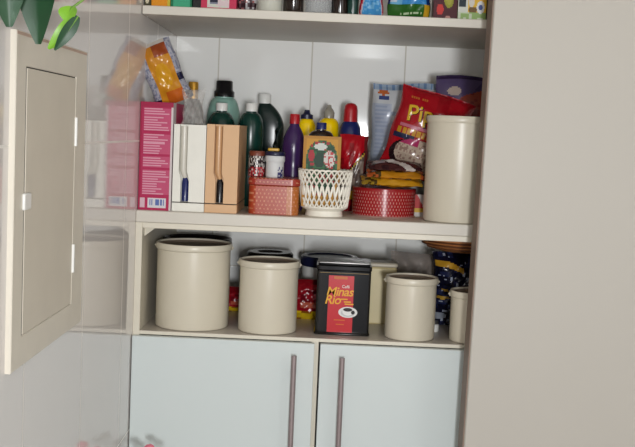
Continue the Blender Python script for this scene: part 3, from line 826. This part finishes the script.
MB().lathe([(0, 0), (0.026, 0), (0.0275, 0.002), (0.029, 0.085), (0.0272, 0.085), (0.0257, 0.004), (0, 0.004)], 40).build('body', mat('grey white plastic', S(196, 196, 184), 0.3), t)
bottle('jar', 'dark jar between the grey cup and the ribbed glass', -0.0955, YT + .028, Z3, bot(0.11, 0.0225, 0.017, .8), 'dark_glass', capp(0.1105, 0.019, 0.015), 'black', cat='jar')
t = thing('drinking_glass', 'ribbed clear glass at the middle of the top shelf', 'glass', (-0.0405, YT + .032, Z3))
rib = MB(); NG = 144
prof = [(0.0285, 0.0), (0.0300, 0.10), (0.0280, 0.10), (0.0265, 0.005)]
for (r, z) in prof:
    for i in range(NG):
        a = 2 * math.pi * i / NG; q_ = r + (0.0012 * math.cos(a * 24) if r > .0282 and z < .1 or z == .1 and r > .029 else 0)
        rib.v.append((q_ * math.cos(a), q_ * math.sin(a), z))
for j in range(3):
    for i in range(NG): rib.face((j * NG + i, j * NG + (i + 1) % NG, (j + 1) * NG + (i + 1) % NG, (j + 1) * NG + i))
rib.face(list(range(NG))[::-1]); rib.face([3 * NG + i for i in range(NG)])
rib.build('body', 'glass', t, smooth=60)
carton('food_carton', 'black-brown carton behind the ribbed glass on top', 'box', -0.036, YT + .075, Z3, 0.066, 0.06, 0.12, plain(S(34, 24, 26)), nu=3, nv=3)
bottle('bottle', 'very dark green bottle right of the ribbed glass', 0.008, YT + .03, Z3, bot(0.16, 0.0165, 0.009, .6), 'dark_glass', capp(0.16, 0.010, 0.014), 'black')
bottle('bottle', 'slim dark green bottle beside the red pouch', 0.036, YT + .025, Z3, bot(0.15, 0.0125, 0.008, .6), 'green_bottle', capp(0.15, 0.009, 0.014), 'black')
def pouch(u, v, s):
    l = .10 + .22 * v; r = .92 - .20 * v
    if l < u < r and v > .02: return S(70, 150, 210) if hsh(int(u * 10), int(v * 30)) > .3 else S(110, 176, 220)
    if l - .05 < u < r + .05: return S(206, 190, 200)
    return S(180, 26, 50)
bag('sachet', 'red sachet with a light blue shape on the top shelf', 'sachet', (0.0765, YT + .022, Z3), 0.051, 0.13, 0.03, pouch, 91, nu=36, nv=30, seal=0.0, pinch=0)
def bluebag(u, v, s):
    if v < .17:
        if .84 < u < .97 : return S(206, 160, 40)
        if .30 < u < .8 and .04 < v < .07 and hsh(int(u * 30), 1) > .4: return S(190, 210, 170)
        return S(46, 100, 36)
    if u < .06 or u > .90: return S(20, 50, 110)
    if ell(u, v, .12, .30, .14, .10): return S(190, 206, 220)
    return S(60, 140, 206) if hsh(int(u * 6), int(v * 12)) > .3 else S(110, 176, 216)
bag('rice_bag', 'blue bag with a green band at its foot on the top shelf', 'bag', (0.159, YT + .026, Z3), 0.094, 0.17, 0.045, bluebag, 92, nu=40, nv=40, seal=0.0, pinch=.02)
def fruitbox(u, v):
    if ell(u, v, .64, .36, .21, .16): return S(150, 150, 40) if not ell(u, v, .64, .36, .13, .10) else S(170, 166, 60)
    if ell(u, v, .27, .17, .15, .10): return S(206, 50, 44)
    if ell(u, v, .62, .03, .12, .03): return S(190, 140, 130)
    return S(76, 12, 26)
carton('dessert_box', 'dark red carton with fruit pictures, left of the tea carton', 'box', 0.237, YT, Z3, 0.051, 0.05, 0.12, fruitbox, nu=30, nv=50)
def tea(u, v):
    if .02 < u < .27 and .20 < v < .32: return S(34, 50, 60)
    if ell(u, v, .80, .20, .14, .10): return S(70, 90, 150) if ell(u, v, .80, .20, .09, .04) else S(230, 230, 232)
    if .58 < u < .94 and .38 < v < .54: return S(196, 210, 226)
    if v < .13: return S(150, 180, 110) if hsh(int(u * 10), int(v * 20)) > .45 else S(206, 216, 190)
    if u < .34: return S(222, 224, 214) if v < .42 else S(232, 206, 90)
    if ell(u, v, .47, .28, .10, .08): return S(226, 220, 210)
    if ell(u, v, .52, .16, .16, .05): return S(120, 90, 50)
    return S(236, 190, 60) if v < .8 else S(236, 210, 110)
carton('tea_box', 'yellow and white tea carton at the right of the top shelf', 'box', 0.295, YT, Z3, 0.061, 0.07, 0.14, tea, nu=40, nv=50)
carton('food_carton', 'black carton at the right end of the top shelf', 'box', 0.346, YT + .01, Z3, 0.032, 0.07, 0.13, plain(S(36, 24, 26)), nu=3, nv=3)

# ------------------------------------------------------------------ plant hanging over the hatch panel
t = thing('hanging_plant', 'green plant whose leaves hang over the top of the cream hatch panel', 'plant', (-0.352, 1.30, 1.60))
MB().lathe([(0, 0.0), (0.042, 0.0), (0.045, 0.003), (0.058, 0.085), (0.062, 0.088), (0.062, 0.10), (0.057, 0.10), (0.054, 0.085), (0, 0.085)], 40).build('pot', 'terracotta', t)
MB().box(-0.069, -0.045, -0.02, 0.02, 0.010, 0.04).build('wall_hook', 'steel', t)
def leaf(base, tip, width, sag, fold, roll, m_='leaf', name='leaf'):
    b = Vector(base); e = Vector(tip); ax = (e - b); L = ax.length; ax.normalize()
    view = Vector((0, -1, 0)); side = ax.cross(view).normalized()
    nrm = side.cross(ax).normalized()
    side = (Matrix.Rotation(roll, 3, ax) @ side); nrm = (Matrix.Rotation(roll, 3, ax) @ nrm)
    m = MB()
    def p(u, v, o_=0.0):
        wv = width / 2 * (math.sin(math.pi * min(1, (v * .93 + .04)) ** 0.8)) ** 0.85
        a = 2 * u - 1
        c = b + ax * (L * v) + nrm * (sag * math.sin(math.pi * v)) + side * (a * wv) + nrm * (fold * abs(a) ** 1.3 * wv + o_)
        return tuple(c)
    m.grid(lambda u, v: p(u, v), 12, 24)
    m.grid(lambda u, v: p(u, v, -0.0008), 12, 24, flip=True)
    o = m.build(name, m_, t, smooth=80)
    r = MB().tube([p(.5, k / 12, -0.001) for k in range(12)], [0.0013 * (1 - k / 13) + .0003 for k in range(12)], 6)
    r.build('midrib', 'stem', o)
    return o
LZ = -0.245 + .0
leaf((-0.013, 0.00, 0.020), (-0.012, 0.0, -0.152), 0.062, 0.004, 0.25, 0.15)
leaf((-0.056, -0.02, 0.03), (-0.036, -0.04, -0.136), 0.066, 0.012, 0.3, -0.35)
leaf((0.024, 0.045, -0.112), (-0.012, 0.045, -0.154), 0.024, -0.006, 0.3, 0.2, 'leaf_light')
leaf((0.026, 0.042, -0.112), (-0.002, 0.038, -0.156), 0.017, 0.004, 0.2, -0.4)
leaf((0.016, 0.05, -0.099), (0.012, 0.046, -0.121), 0.026, 0.004, 0.3, 0.3, 'leaf_light')
MB().tube([(0.01, 0.02, 0.088), (0.045, 0.035, 0.08), (0.05, 0.045, -0.04), (0.030, 0.05, -0.09), (0.012, 0.05, -0.104)], 0.0018, 8).build('stem', 'stem', t)
MB().tube([(-0.014, 0.0, 0.088), (-0.014, 0.0, 0.01)], 0.0022, 8).build('stem', 'stem', t)

# pink flowers whose tips reach the lower left of the view
t = thing('flower_vase', 'tall vase of soft pink flowers on the floor, tips showing by the cupboard corner', 'vase', (-0.355, 2.14, 0.0))
MB().lathe([(0, 0), (0.040, 0), (0.05, 0.01), (0.055, 0.12), (0.035, 0.28), (0.028, 0.34), (0.034, 0.36), (0.028, 0.36), (0.022, 0.33), (0, 0.30)], 36).build('vase', 'white', t)
rnd = random.Random(5)
for k, (dx, dy, z) in enumerate(((-0.028, 0.0, 0.668), (0.004, 0.01, 0.674), (-0.012, -0.03, 0.664), (0.026, -0.02, 0.668))):
    MB().tube([(0, 0, 0.31), (dx * .5, dy * .5, 0.48), (dx, dy, z)], 0.002, 6).build('stem', 'stem', t)
    f = MB()
    for j in range(14):
        a = j * 2.4; e = 0.2 + 1.2 * (j / 14)
        c = (dx + 0.008 * math.cos(a) * math.cos(e), dy + 0.008 * math.sin(a) * math.cos(e), z + 0.004 + .006 * math.sin(e))
        f.lathe([(0, -0.005), (0.0045, -.002), (0.005, 0.001), (0.003, 0.004), (0, 0.005)], 8, c=c)
    f.build('blossom', 'pink', t, smooth=80)
